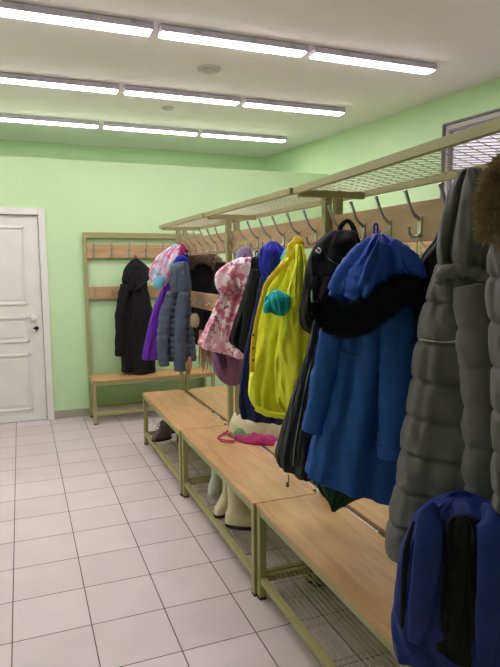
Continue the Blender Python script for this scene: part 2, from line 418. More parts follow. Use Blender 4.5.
def loft(pl, rows, depth, v=0, fold=.02, ku=5, kz=1.2, quilt=0, qamp=.0, seed=0, nr=84, ns=88, pw=.8, grooves=(), wr=.006, hem=.0):
    """rows (xl, yl, xr, yr[, depth factor]) from top to bottom"""
    Ls = [pl.at(r[0], r[1], v) for r in rows]; Rs = [pl.at(r[2], r[3], v) for r in rows]
    ds = [(r[4] if len(r) > 4 else 1)*depth for r in rows]
    out = []; zt = Ls[0].z
    for i in range(nr):
        t = i/(nr-1)
        a = cr(Ls, t); b_ = cr(Rs, t); dd = cr(ds, t)
        c = (a+b_)/2; h = (b_-a)/2; zl = c.z
        q = 1
        if quilt:
            ph = ((zt-zl)/quilt) % 1
            q = .55*abs(math.sin(PI*ph))**.5+.45*(1-math.exp(-(min(ph, 1-ph)*quilt/.007)**2))
        ring = []
        for j in range(ns):
            an = 2*PI*j/ns; cu, cv = math.cos(an), math.sin(an)
            su = math.copysign(abs(cu)**pw, cu); sv = math.copysign(abs(cv)**pw, cv)
            nf = noise.noise(Vector((su*ku*.5+seed*7.3, sv*.8+seed, zl*kz)))*2
            n2 = noise.noise(Vector((su*ku*1.6+seed*3.1, sv*2, zl*7+seed)))
            n3 = noise.noise(Vector((su*3, sv*3+seed, zl*22)))
            n4 = 1-abs(noise.noise(Vector((su*ku*.9+seed*1.7+sv, sv*.6, zl*kz*1.5+seed))))*4
            n5 = 1-abs(noise.noise(Vector((su*2.2+zl*4+seed, sv, zl*6+su*2))))*5
            e = fold*(nf*.9+n4*.28)*(.35+.65*t) + wr*n2*1.4 + wr*.7*n3 + wr*.8*max(n5, -.5)
            for (g0, g1, gw, gd) in grooves:
                gx = g0+(g1-g0)*t
                if sv > 0: e -= gd*math.exp(-((su-gx)/gw)**2)
            sc_ = 1-(1-q)*qamp/max(dd, .03)
            hw = h.length
            side = (e*.55)/max(hw, .02)
            p = c + h*su*(1+side*.6)*(1-(1-q)*qamp*.5/max(hw, .04)) + pl.n*(sv*dd*sc_ + (e if sv > 0 else -e*.5)*min(1, abs(sv)*1.5))
            ring.append(p)
        out.append(ring)
    # rounded ends
    def shrink(ring, k, dz):
        c = sum(ring, Vector())/len(ring)
        return [c+(p-c)*k+Vector((0, 0, dz)) for p in ring]
    top = [shrink(out[0], .55, .008), shrink(out[0], .85, .004)]
    bot = [shrink(out[-1], .93, -.004), shrink(out[-1], .8, .012)]
    return MB().rings(top+out+bot)

def resample(pts, n):
    return [cr(pts, i/(n-1)) for i in range(n)]
def sleeve(pl, pts, rads, v=0, n=22, flat=.7, wr=.22, quilt=0, seed=0, ns=20):
    """pts (px, py[, v]) rads in metres"""
    P = resample([pl.at(p[0], p[1], v+(p[2] if len(p) > 2 else 0)) for p in pts], n)
    R_ = [cr(list(rads), i/(n-1)) for i in range(n)]
    if quilt:
        s = 0
        for i in range(n):
            if i: s += (P[i]-P[i-1]).length
            R_[i] *= .80+.20*abs(math.sin(PI*s/quilt))**.5
    R_ = [R_[0]*.6]+R_+[R_[-1]*.85]; P = [P[0]+(P[0]-P[1])*.4]+P+[P[-1]+(P[-1]-P[-2])*.12]
    return MB().tube(P, R_, ns, flat, wr, seed, flatdir=pl.n)
def draw(bv, pl, pts, r, n=30, off=.003, flat=1):
    """a cord or seam laid on the outside of a garment mesh"""
    P = []
    px = [Vector((p[0], p[1], 0)) for p in pts]
    for q in resample(px, n):
        h = bv.ray_cast(CAM, ray(q.x, q.y).normalized())
        if h[0] is not None: P.append(h[0]-ray(q.x, q.y).normalized()*off)
    P = [p for i, p in enumerate(P) if i == 0 or (p-P[i-1]).length > 1e-4]
    return MB().tube(P, r, 6, flat) if len(P) > 2 else None
def fur(path, rads, n, ln, seed=0, flat=1, droop=.3):
    rn = random.Random(seed); mb = MB().tube(path, [r*.86 for r in rads], 16, flat, .35, seed)
    k = len(path)-1
    for _ in range(n):
        t = rn.random(); i = min(int(t*k), k-1); f = t*k-i
        c = path[i].lerp(path[i+1], f); R_ = rads[i]*(1-f)+rads[i+1]*f
        tg = (path[i+1]-path[i]).normalized()
        d = Vector((rn.gauss(0, 1), rn.gauss(0, 1), rn.gauss(0, 1))).normalized()
        if rn.random() > .12: d = (d-tg*d.dot(tg)).normalized()
        b_ = c+d*R_*.8; l = ln*rn.uniform(.5, 1.2)
        dr = (d+Vector((rn.uniform(-.5, .5), rn.uniform(-.5, .5), rn.uniform(-.5, .3)-droop))).normalized()
        e = b_+dr*l; s = d.orthogonal().normalized()*(ln*.075); s2 = d.cross(s).normalized()*(ln*.075)
        m_ = b_+dr*l*.5+Vector((rn.uniform(-1, 1), rn.uniform(-1, 1), rn.uniform(-1, 1)))*ln*.12
        q = len(mb.v); mb.v += [tuple(b_+s), tuple(b_-s*.5+s2), tuple(b_-s*.5-s2), tuple(m_+s*.7), tuple(m_-s*.35+s2*.7), tuple(m_-s*.35-s2*.7), tuple(e)]
        mb.f += [(q, q+1, q+4, q+3), (q+1, q+2, q+5, q+4), (q+2, q, q+3, q+5), (q+3, q+4, q+6), (q+4, q+5, q+6), (q+5, q+3, q+6)]
    return mb
def root(name, pl, label, cat='jacket', group='outdoor clothes hanging on the racks'):
    return tag(bpy.data.objects.new(name, None), label, cat, group), pl
def garment(name, pl, label, cat='jacket', group='children\'s outdoor clothes hanging on the racks'):
    o = bpy.data.objects.new(name, None); C.objects.link(o); o.location = (0, 0, 0)
    return tag(o, label, cat, group)
def base_at(o):
    """move the empty to the foot of its parts, keeping them in place"""
    bpy.context.view_layer.update()
    pts = [c.matrix_world @ Vector(b) for c in o.children for b in c.bound_box]
    c = Vector((sum(p.x for p in pts)/len(pts), sum(p.y for p in pts)/len(pts), min(p.z for p in pts)))
    for ch in o.children: ch.location = ch.location-c
    o.location = c
def loop(o, pl, px, py, m, tip=None, r=.004):
    a = pl.at(px, py); 
    pts = [a+Vector((-.004, 0, -.03)), a+Vector((-.007, .002, 0)), a+Vector((-.005, .002, .012)), a+Vector((.004, 0, .013)), a+Vector((.007, 0, 0)), a+Vector((.004, 0, -.03))]
    link('hanging_loop', MB().tube(resample(pts, 14), r, 6), m, o, smooth=True)

black = cloth('black_cloth', (14, 14, 17)); charcoal = cloth('charcoal_cloth', (64, 66, 68)); navy = cloth('navy_cloth', (20, 30, 78))
royal = cloth('royal_blue_cloth', (28, 36, 168), rough=.6); parka_m = cloth('parka_blue_cloth', (26, 78, 158), var=.1, rough=.6)
hood_m = cloth('parka_hood_blue', (36, 78, 178), var=.08, rough=.6)
greyq = cloth('grey_melange_cloth', (112, 109, 112), var=.1); slate = cloth('slate_quilted_cloth', (76, 86, 104), rough=.5)
purple = cloth('purple_cloth', (96, 34, 160), rough=.55); yellow = cloth('neon_yellow_cloth', (236, 238, 62), rough=.5, var=.05)
amber = cloth('amber_yellow_cloth', (228, 196, 34), rough=.5, var=.05); teal = cloth('turquoise_cloth', (30, 176, 176), rough=.6)
green = cloth('dark_green_cloth', (14, 60, 40)); mauve = cloth('mauve_cloth', (136, 96, 128)); magenta = cloth('magenta_cloth', (172, 36, 104), rough=.6)
cream = cloth('cream_cloth', (220, 212, 178)); bagblue = cloth('backpack_blue_cloth', (34, 46, 124), rough=.6)
dfur = mat('navy_fur', (16, 18, 34), .9, var=.2); bfur = mat('brown_fur', (160, 138, 108), .9, var=.3, vscale=30); tfur = mat('tan_fur', (150, 130, 104), .9, var=.35, vscale=30)
floral = ramp_mat('pink_floral_cloth', [(0, (230, 162, 184)), (.2, (214, 112, 142)), (.36, (238, 212, 220)), (.56, (176, 96, 124)), (.64, (224, 146, 174)), (.78, (244, 230, 236)), (.95, (126, 92, 116))], 28)
patch = ramp_mat('pink_cyan_patch_cloth', [(0, (226, 170, 200)), (.3, (226, 214, 226)), (.55, (206, 150, 190)), (.7, (214, 90, 156)), (.82, (140, 206, 222))], 26)
stripes = ramp_mat('striped_ribbon', [(0, (40, 60, 170)), (.35, (214, 180, 50)), (.6, (190, 40, 50)), (.85, (50, 60, 150))], 22)
silver = mat('zipper_metal', (170, 170, 165), .35, metal=.8); reflect = mat('reflective_piping', (196, 196, 196), .4)

# --- black coat on the back rack
P = Pl(1.0, 6.17, 0); o = garment('hooded_coat', P, 'long black hooded coat hanging alone on the back wall rack', 'coat')
link('body', loft(P, [(128, 266, 140, 266), (124, 277, 146, 277, 1.1), (123, 290, 148, 290), (122, 303, 151, 303), (121, 320, 154, 320), (121, 340, 155, 340), (121, 358, 155, 358), (121, 372, 155, 372)], .075, fold=.03, ku=6, seed=1), black, o, smooth=True)
link('hood', loft(P, [(132, 260, 138, 259, .6), (126, 266, 145, 264), (123, 273, 151, 271, 1.2), (122, 282, 151, 276, 1.2), (125, 292, 140, 288)], .07, v=.035, fold=.03, ku=1.7, kz=3.4, wr=.009, seed=2, nr=30), black, o, smooth=True)
link('sleeve', sleeve(P, [(125, 285), (121, 310), (120, 335), (119, 356)], [.05, .055, .05, .042], v=.06, seed=1), black, o, smooth=True)
loop(o, P, 135.5, 257, black); base_at(o)

# --- bundle at the far end of the middle rack
P = Pl(1.2, 4.96, .25)
o = garment('ski_jacket', P, 'purple jacket with magenta hood edge, hanging behind the slate quilted jacket')
link('body', loft(P, [(172, 262, 186, 262), (167, 275, 184, 275), (161, 290, 182, 290), (155, 303, 178, 303), (149, 324, 173, 324), (144, 345, 169, 345), (142, 359, 166, 359)], .06, fold=.025, seed=3), purple, o, smooth=True)
link('hood', sleeve(P, [(171, 272, .05), (174, 260, .05), (179, 252, .05), (185, 247, .05)], [.045, .05, .05, .035], v=.02, n=16, wr=.3, seed=5), magenta, o, smooth=True)
link('collar', sleeve(P, [(174, 280, .04), (181, 262, .04), (187, 250, .04)], [.04, .035, .03], v=0, n=14, seed=6), purple, o, smooth=True)
base_at(o)
P = Pl(1.14, 4.78, .25)
o = garment('knitted_hat', P, 'pink, white and light blue patterned child\'s hat bundle over the purple jacket', 'hat')
link('crown', loft(P, [(174, 245, 181, 246, .5), (164, 251, 180, 253, .8), (156, 258, 177, 261), (151, 267, 172, 271, 1.1), (150, 276, 168, 280), (153, 284, 165, 286, .8)], .06, fold=.03, ku=1.7, kz=3.4, wr=.009, seed=8, nr=30), patch, o, smooth=True)
link('ear_flap', sleeve(P, [(160, 276), (158, 284), (158, 289)], [.04, .045, .02], v=.05, n=12  , seed=9), mat('light_blue_cloth', (110, 190, 214), .7), o, smooth=True)
base_at(o)
P = Pl(1.16, 4.55, .3)
o = garment('quilted_jacket', P, 'slate grey quilted jacket with a small hood at the far rack post')
link('body', loft(P, [(174, 273, 188, 273), (172, 285, 190, 286), (167, 297, 191, 298), (164, 310, 192, 311), (163, 325, 193, 326), (164, 345, 196, 346), (166, 361, 197, 360)], .07, fold=.015, quilt=.05, qamp=.018, seed=11, nr=190), slate, o, smooth=True)
link('hood', loft(P, [(175, 263, 187, 262, .7), (171, 268, 189, 267), (170, 275, 190, 275, 1.1), (170, 284, 191, 284), (172, 292, 190, 292, .8)], .06, v=.04, fold=.02, ku=1.7, kz=3.4, wr=.009, seed=12, nr=30), slate, o, smooth=True)
link('sleeve', sleeve(P, [(172, 292), (166, 315), (163, 340), (164, 366)], [.04, .05, .05, .045], v=.06, n=48, quilt=.05, seed=3), slate, o, smooth=True)
link('sleeve', sleeve(P, [(184, 292), (181, 315), (180, 345), (180, 371)], [.04, .05, .05, .045], v=.09, n=48, quilt=.05, seed=7), slate, o, smooth=True)
link('collar_lining', sleeve(P, [(176, 264, .02), (181, 258, .02), (188, 263, .0)], [.025, .03, .02], n=10), royal, o, smooth=True)
base_at(o)

# --- things on the far side of the rack
P = Pl(1.68, 4.75, .8)
o = garment('fur_hood_jacket', P, 'black jacket with tan fur hood hanging behind the far rack rail', group='clothes hanging on the far side of the rack')
link('body', loft(P, [(192, 260, 216, 262), (189, 272, 217, 274), (189, 300, 216, 304), (190, 340, 214, 346)], .08, fold=.03, seed=14), black, o, smooth=True)
pth = resample([P.at(189, 264, .08), P.at(194, 258, .09), P.at(203, 256, .10), P.at(212, 258, .10), P.at(219, 266, .08)], 24)
link('fur_trim', fur(pth, [.038]*24, 2600, .04, 3), tfur, o); base_at(o)
P = Pl(1.70, 4.2, .8)
o = garment('dark_hooded_jacket', P, 'black jacket on the far side, between the fur hood and the pink floral jacket', group='clothes hanging on the far side of the rack')
link('body', loft(P, [(218, 262, 236, 264), (214, 275, 240, 277), (213, 300, 240, 304), (213, 340, 238, 346)], .08, fold=.03, seed=16), black, o, smooth=True)
base_at(o)
P = Pl(1.46, 5.07, .15)
for (pts_, lb) in (([(190, 256), (192, 275), (193, 292), (196, 310), (197, 330), (195, 344)], 'narrow striped ribbon in blue, yellow and red beside the fur hooded jacket'),):
    a = sleeve(P, pts_, [.010, .013, .012, .012, .010], v=.0, n=26, flat=.3, wr=.2, seed=2)
    tag(link('scarf', a, stripes, smooth=True), lb, 'scarf', 'clothes hanging on the far side of the rack')
P = Pl(1.22, 4.42, .3)
o = fur(resample([P.at(194, 314), P.at(195, 320), P.at(194, 326)], 6), [.012, .024, .03, .03, .024, .012], 900, .02, 5)
tag(link('fur_pompom', o, mat('cream_fur', (206, 190, 160), .9, var=.15)), 'cream fluffy pompom below the lower rail beside the slate jacket', 'pompom')
P = Pl(1.2, 4.4, .3)
tag(link('knitted_mitten', loft(P, [(188, 358, 191, 358), (187, 364, 192, 364, 1.1), (187, 369, 191, 370), (188, 374, 190, 374, .6)], .025, nr=20, fold=.005), mat('beige_knit', (176, 130, 112), .9, var=.15, bump=.5), smooth=True), 'small beige mitten dangling below the slate quilted jacket', 'mitten')
P = Pl(1.26, 3.95, .35)
mb = MB(); rn = random.Random(4)
for i in range(34):
    px = rn.uniform(199, 212); a = P.at(px, 346+rn.uniform(-2, 2), rn.uniform(-.03, .03)); l = rn.uniform(.1, .2)
    mb.tube([a, a+Vector((rn.uniform(-.01, .01), 0, -l*.5)), a+Vector((rn.uniform(-.02, .02), 0, -l))], [.004, .0035, .002], 5)
a = P.at(198, 332, 0); b_ = P.at(215, 334, 0)
mb.rings(loft(P, [(199, 328, 213, 330), (198, 338, 214, 340), (199, 347, 213, 349)], .03, nr=14, ns=20, fold=.004).v and [[P.at(199, 330, s), P.at(213, 330, s), P.at(213, 348, s), P.at(199, 348, s)] for s in (-.02, .02)], True)
tag(link('fringed_scarf', mb, mat('brown_knit', (146, 112, 92), .9, var=.25, bump=.4)), 'brown scarf with a long fringe hanging under the pink floral jacket hem', 'scarf')

# --- pink floral jacket
P = Pl(1.14, 3.48, .35)
o = garment('floral_jacket', P, 'pink and white floral child\'s jacket with hood in the middle bay')
link('body', loft(P, [(228, 266, 254, 266), (222, 278, 255, 278), (219, 292, 252, 292), (214, 306, 249, 306), (209, 317, 248, 318), (203, 329, 247, 332), (197, 341, 247, 350), (199, 346, 246, 358)], .085, fold=.03, ku=6, seed=21, grooves=((.15, .1, .14, .025),)), floral, o, smooth=True)
link('hood', loft(P, [(236, 259, 253, 258, .7), (226, 264, 257, 263), (217, 272, 258, 271, 1.1), (215, 281, 256, 281, 1.1), (217, 289, 250, 290, .9), (222, 294, 244, 295, .5)], .07, v=.06, fold=.035, ku=1.7, kz=3.4, wr=.009, seed=22, nr=34), floral, o, smooth=True)
link('sleeve', sleeve(P, [(250, 290), (246, 310), (242, 335), (241, 358)], [.04, .048, .045, .042], v=.09, seed=23), floral, o, smooth=True)
link('collar_lining', sleeve(P, [(238, 262), (241, 254), (247, 252), (250, 260)], [.022, .03, .03, .022], v=.03, n=14, seed=5), mat('lavender_knit', (150, 140, 178), .9, var=.15, bump=.5), o, smooth=True)
base_at(o)
P = Pl(1.2, 3.62, .35)
o = garment('shoe_bag', P, 'mauve cloth bag with a dark band hanging below the pink floral jacket', 'bag', None)
link('body', loft(P, [(213, 346, 246, 346), (212, 358, 247, 360, 1.1), (214, 370, 246, 373, 1.1), (220, 380, 243, 382, .9), (226, 384, 238, 385, .5)], .07, fold=.02, ku=1.7, kz=3.4, wr=.009, seed=24, nr=34), mauve, o, smooth=True)
link('band', sleeve(P, [(216, 350), (222, 357), (224, 368)], [.02, .02, .018], v=.085, n=14, flat=.3), mat('dark_purple_band', (70, 44, 80), .7), o, smooth=True)
base_at(o)

# --- black jacket
P = Pl(1.13, 3.12, .4)
o = garment('dark_jacket', P, 'plain black jacket between the pink floral and royal blue jackets')
link('body', loft(P, [(252, 258, 266, 258), (250, 272, 270, 272), (245, 290, 271, 290), (238, 312, 270, 313), (233, 328, 268, 330), (230, 339, 266, 344), (234, 345, 264, 356), (240, 349, 260, 362)], .065, fold=.025, seed=26), black, o, smooth=True)
link('sleeve', sleeve(P, [(258, 270), (254, 295), (249, 325), (246, 350)], [.035, .045, .042, .036], v=.07, seed=24), black, o, smooth=True)
loop(o, P, 257, 254, black); base_at(o)

# --- royal blue jacket
P = Pl(1.12, 2.88, .45)
o = garment('winter_jacket', P, 'navy jacket with a royal blue hood behind the neon yellow jacket')
link('body', loft(P, [(262, 272, 285, 272), (258, 290, 287, 290), (254, 310, 288, 310), (248, 335, 289, 335), (243, 360, 288, 362), (240, 385, 286, 390), (239, 400, 285, 410), (241, 416, 282, 422)], .07, fold=.02, seed=31), navy, o, smooth=True)
link('hood', loft(P, [(267, 243, 278, 243, .6), (260, 249, 284, 249), (258, 258, 288, 258, 1.1), (258, 268, 289, 268, 1.1), (262, 278, 287, 278), (267, 287, 282, 287, .7)], .075, v=.05, fold=.035, ku=1.7, kz=3.4, wr=.009, seed=32, nr=34), royal, o, smooth=True)
base_at(o)

# --- yellow jacket
P = Pl(1.1, 2.62, .5)
o = garment('rain_jacket', P, 'neon yellow jacket with amber front edge, hanging open')
Y = loft(P, [(291, 246, 302, 246), (287, 254, 305, 254), (280, 264, 307, 264), (272, 275, 308, 275), (265, 288, 309, 289), (259, 304, 310, 305), (255, 327, 308, 328), (252, 352, 304, 354), (252, 378, 298, 382), (253, 398, 290, 404), (259, 408, 284, 412, .8)], .058, v=-.03, fold=.035, ku=1.6, kz=2.6, seed=33, wr=.007, grooves=((-.3, -.5, .10, .02),), nr=110, ns=100)
link('body', Y, yellow, o, smooth=True)
link('front_panel', loft(P, [(295, 246, 304, 246, .6), (296, 260, 307, 260, .9), (291, 278, 309, 278), (284, 302, 312, 303), (279, 330, 315, 332), (276, 360, 315, 364), (275, 385, 311, 392), (277, 402, 303, 408, .9), (283, 411, 296, 414, .6)], .055, v=.095, fold=.035, ku=1.6, kz=2.4, seed=35, wr=.007, grooves=((.25, .35, .10, .025),), nr=100, ns=100), yellow, o, smooth=True)
link('collar', sleeve(P, [(298, 237), (297, 243), (293, 250), (290, 258)], [.018, .03, .03, .022], v=.06, n=14, wr=.4, seed=6), amber, o, smooth=True)
link('front_edge', sleeve(P, [(287, 262), (277, 272), (268, 283), (262, 300), (256, 325), (253, 350), (252, 372)], [.012, .014, .014, .012, .011, .014, .01], v=.07, n=40, flat=.5, wr=.2, seed=7), amber, o, smooth=True)
for py in (335, 348, 360):
    a = P.at(253.5, py, .1); link('snap', MB().tube([a, a+P.n*.006], .006, 10), mat('snap_metal', (90, 80, 40), .4, metal=.5), o)
link('hem_band', sleeve(P, [(256, 408), (270, 414), (286, 415), (300, 411)], [.014, .016, .016, .014], v=.06, n=20, flat=.6, wr=.3), yellow, o, smooth=True)
base_at(o)
P2 = Pl(1.03, 2.48, .5)
o = garment('fleece_lining', P2, 'turquoise glove bundle tucked into the open yellow jacket', 'glove', None)
link('palm', loft(P2, [(270, 293, 280, 291, .6), (265, 298, 290, 296), (265, 304, 291, 303, 1.1), (268, 310, 289, 310), (275, 314, 285, 315, .6)], .04, v=.0, fold=.012, ku=1.7, kz=3.4, wr=.009, seed=41, nr=26), teal, o, smooth=True)
link('thumb', sleeve(P2, [(272, 300), (267, 307), (268, 313)], [.014, .018, .014], v=.03, n=10), teal, o, smooth=True)
o.name = 'fleece_glove'; base_at(o)
P = Pl(1.2, 2.74, .45)
tag(link('neck_warmer', sleeve(P, [(289, 250), (287, 257), (285, 266)], [.02, .03, .025], v=.03, n=14), mat('light_cyan_fleece', (110, 200, 216), .9, var=.1), smooth=True), 'light cyan fleece neck warmer between the blue hood and yellow collar', 'neck warmer')

# --- black backpack
P = Pl(1.08, 2.28, .6)
o = garment('school_backpack', P, 'small black backpack hanging by its handle beside the yellow jacket', 'backpack', 'backpacks')
B = loft(P, [(328, 232, 356, 232, .6), (319, 241, 360, 241, .9), (310, 254, 361, 255), (305, 272, 360, 275, 1.1), (302, 292, 356, 296, 1.1), (299, 310, 350, 315, 1.1), (301, 324, 344, 330), (309, 332, 336, 337, .7)], .085, fold=.012, ku=1.7, kz=3.4, wr=.009, seed=51, pw=.65)
link('body', B, black, o, smooth=True); bv = B.bvh()
fp = loft(P, [(313, 276, 338, 279, .6), (308, 290, 336, 294), (306, 306, 333, 311), (309, 318, 328, 322, .7)], .03, v=.085, fold=.006, seed=52, nr=24, pw=.6)
link('front_pocket', fp, black, o, smooth=True)
link('handle', sleeve(P, [(338, 236), (341, 226), (347, 221), (352, 225), (356, 236)], [.012, .010, .009, .010, .013], v=.0, n=20, flat=.5, wr=0), black, o, smooth=True)
link('shoulder_strap', sleeve(P, [(350, 232), (357, 245), (358, 270), (352, 300)], [.016, .022, .02, .014], v=-.07, n=20, flat=.4, wr=.1), black, o, smooth=True)
z = draw(bv, P, [(322, 246), (330, 260), (345, 266), (356, 262)], .0025); link('zipper', z, mat('dark_zip', (60, 60, 64), .4), o)
a = draw(bv, P, [(316, 250), (319, 253), (321, 250), (318, 248)], .004, 8); link('badge', a, reflect, o) if a else None
a = P.at(312, 290, .12); link('zip_pull', MB().tube([a, a+Vector((0, 0, -.02)), a+Vector((.003, 0, -.05))], [.003, .006, .005], 8), silver, o)
base_at(o)

# --- dark grey jacket with zip beneath the backpack
P = Pl(1.02, 2.14, .62)
o = garment('zip_jacket', P, 'dark grey zip jacket with a hem cord, left of the blue parka')
B = loft(P, [(316, 312, 324, 312), (312, 330, 322, 331), (307, 350, 319, 352), (300, 372, 316, 376), (291, 400, 312, 406), (281, 430, 309, 438), (276, 450, 307, 464), (278, 462, 306, 476)], .055, fold=.018, ku=3, seed=61, grooves=((.35, .3, .1, .015),))
link('body', B, charcoal, o, smooth=True); bv = B.bvh()
for q, x in enumerate((0, 5)):
    z = draw(bv, P, [(315+x, 345), (308+x, 375), (301+x, 410), (295+x, 445), (293+x, 466)], .003)
    if z: link('zipper', z, silver if q == 0 else mat('zip_tape', (24, 24, 26), .6), o)
a = P.at(288, 474, .03); link('hem_cord', MB().tube([a, a+Vector((.004, 0, -.025)), a+Vector((-.002, 0, -.05))], .0025, 6).tube([a+Vector((-.002, 0, -.035)), a+Vector((-.002, 0, -.055))], .006, 8), mat('olive_cord', (90, 84, 60), .6), o)
base_at(o)

# --- navy jacket and green garment behind the parka
P = Pl(1.08, 2.12, .65)
o = garment('long_jacket', P, 'navy jacket showing as a strip between dark grey jacket and blue parka')
link('body', loft(P, [(322, 300, 350, 300), (316, 340, 345, 342), (311, 380, 340, 384), (306, 420, 335, 428), (303, 455, 330, 466), (302, 474, 328, 484)], .045, fold=.02, seed=63), navy, o, smooth=True); base_at(o)
P = Pl(1.12, 1.96, .7)
o = garment('hanging_coat', P, 'dark green garment whose tip hangs below the blue parka')
link('body', loft(P, [(345, 380, 385, 380), (330, 430, 392, 432), (316, 470, 392, 480), (318, 487, 372, 494), (325, 498, 352, 502, .8), (332, 508, 338, 509, .5)], .04, fold=.015, seed=64), green, o, smooth=True)
base_at(o)

# --- blue parka
P = Pl(1.09, 1.80, .72)
o = garment('winter_parka', P, 'large blue parka with black fur round the hood')
B = loft(P, [(362, 250, 392, 250), (348, 268, 405, 270), (340, 295, 414, 298), (335, 330, 416, 335), (328, 370, 414, 380), (320, 410, 411, 424), (311, 447, 408, 464), (305, 470, 405, 504)], .085, fold=.03, ku=6, seed=71, nr=90, ns=64, grooves=((.0, .15, .05, .01),))
link('body', B, parka_m, o, smooth=True); bv = B.bvh()
link('sleeve', sleeve(P, [(340, 300), (332, 340), (323, 385), (312, 432)], [.035, .048, .046, .038], v=.05, n=34, wr=.16, seed=72), parka_m, o, smooth=True)
link('sleeve', sleeve(P, [(396, 300), (398, 345), (398, 395), (396, 452)], [.05, .066, .068, .062], v=.085, n=34, wr=.14, seed=73, flat=.6), parka_m, o, smooth=True)
link('cuff', sleeve(P, [(396, 446), (396, 458)], [.066, .064], v=.085, n=8, wr=0, flat=.62), parka_m, o, smooth=True)
link('hood', loft(P, [(372, 236, 388, 236, .6), (364, 243, 397, 242, .9), (355, 253, 405, 252, 1.1), (345, 266, 412, 265, 1.2), (335, 281, 418, 279, 1.2), (328, 295, 418, 290, 1.1), (333, 308, 408, 300, .9)], .10, v=.07, fold=.05, ku=3.0, seed=75, nr=64, ns=110, grooves=((-.05, -.6, .07, .05), (.2, -.2, .06, .03), (.62, .45, .09, .025))), hood_m, o, smooth=True)
hd = [c for c in o.children if c.name.startswith('hood')][0]
for pts_, rr_, sd in (([(373, 241), (360, 254), (346, 272), (335, 292)], [.02, .03, .034, .03], 3), ([(384, 243), (376, 262), (367, 282), (358, 302)], [.03, .06, .074, .06], 8), ([(390, 244), (403, 254), (413, 266), (419, 280)], [.022, .03, .032, .028], 5)):
    link('hood_fold', sleeve(P, pts_, rr_, v=.125, n=30, wr=.13, seed=sd, flat=.75, ns=30), hood_m, hd, smooth=True)
pth = resample([P.at(323, 305, .12), P.at(331, 317, .15), P.at(346, 321, .17), P.at(362, 317, .18), P.at(377, 305, .18), P.at(392, 294, .17), P.at(408, 288, .14), P.at(421, 288, .09)], 40)
link('fur_trim', fur(pth, [.032]*6+[.040]*28+[.034]*6, 11000, .03, 7), dfur, o)
for pts_ in ([(372, 425), (375, 440), (380, 455)], [(335, 345), (345, 352), (358, 355)]):
    z = draw(bv, P, pts_, .0025)
    if z: link('pocket_seam', z, mat('seam_blue', (18, 56, 128), .7), o)
loop(o, P, 376, 228, royal); base_at(o)

# --- black jacket right of the parka
P = Pl(1.2, 1.66, .75)
o = garment('charcoal_jacket', P, 'charcoal jacket squeezed between the blue parka and the long grey coat')
link('body', loft(P, [(454, 190, 464, 190, .6), (446, 206, 466, 206), (436, 237, 468, 238), (422, 256, 468, 260), (412, 276, 466, 282), (410, 310, 466, 320), (408, 360, 462, 376), (406, 420, 458, 440)], .05, fold=.02, seed=81), mat('soft_black_cloth', (34, 35, 38), .7, bump=.3), o, smooth=True); base_at(o)

# --- long grey puffer coat
P = Pl(1.15, 1.44, .78)
o = garment('puffer_coat', P, 'long grey quilted coat hanging with its hood up, left of the brown fur', 'coat')
B = loft(P, [(436, 262, 490, 262, .8), (430, 282, 500, 284), (421, 310, 507, 312), (414, 340, 510, 345), (408, 380, 510, 388), (402, 420, 508, 432), (397, 458, 506, 474), (390, 500, 505, 520), (386, 530, 503, 553), (385, 550, 502, 574)], .095, fold=.02, ku=4, seed=83, quilt=.118, qamp=.022, nr=230, ns=64)
link('body', B, greyq, o, smooth=True); bv = B.bvh()
link('hood', loft(P, [(457, 174, 484, 170, .55), (449, 188, 492, 184, .9), (443, 206, 496, 204), (438, 228, 496, 228, 1.05), (435, 250, 494, 250), (438, 268, 490, 270, .9)], .08, v=.02, fold=.035, ku=3.5, seed=84, nr=50, grooves=((-.35, -.55, .09, .03),)), greyq, o, smooth=True)
link('collar_ruff', sleeve(P, [(437, 284), (444, 274), (455, 270), (468, 271), (482, 276), (492, 280)], [.012, .018, .02, .02, .018, .016], v=.10, n=30, wr=.4, seed=3), greyq, o, smooth=True)
link('sleeve', sleeve(P, [(470, 285), (477, 330), (481, 390), (482, 450), (480, 505)], [.05, .058, .056, .054, .048], v=.105, n=110, quilt=.115, wr=.12, seed=85), greyq, o, smooth=True)
z = draw(bv, P, [(419, 339), (432, 341), (446, 342), (457, 341)], .0025); link('piping', z, reflect, o)
hv = [c for c in o.children if c.name.startswith('hood')][0]
base_at(o)

# --- coat with brown fur hood at the right edge
P = Pl(1.14, 1.10, .82)
o = garment('fur_hood_coat', P, 'grey coat with a thick brown fur hood at the right edge', 'coat')
link('body', loft(P, [(494, 232, 560, 232), (487, 262, 580, 266), (486, 300, 588, 308), (489, 350, 590, 365), (490, 400, 590, 420), (491, 450, 588, 480), (492, 500, 586, 540)], .08, fold=.015, quilt=.115, qamp=.022, seed=91, nr=130), greyq, o, smooth=True)
pth = resample([P.at(499, 232, .06), P.at(498, 208, .08), P.at(503, 186, .08), P.at(514, 171, .07), P.at(535, 163, .03), P.at(555, 172, .02), P.at(565, 205, .02)], 40)
link('fur_trim', fur(pth, [.034]*40, 14000, .034, 9), bfur, o)
link('hood', loft(P, [(505, 172, 545, 172, .6), (497, 190, 555, 190), (495, 215, 558, 215), (498, 238, 556, 240)], .06, v=-.02, fold=.02, seed=92, nr=30), greyq, o, smooth=True)
base_at(o)

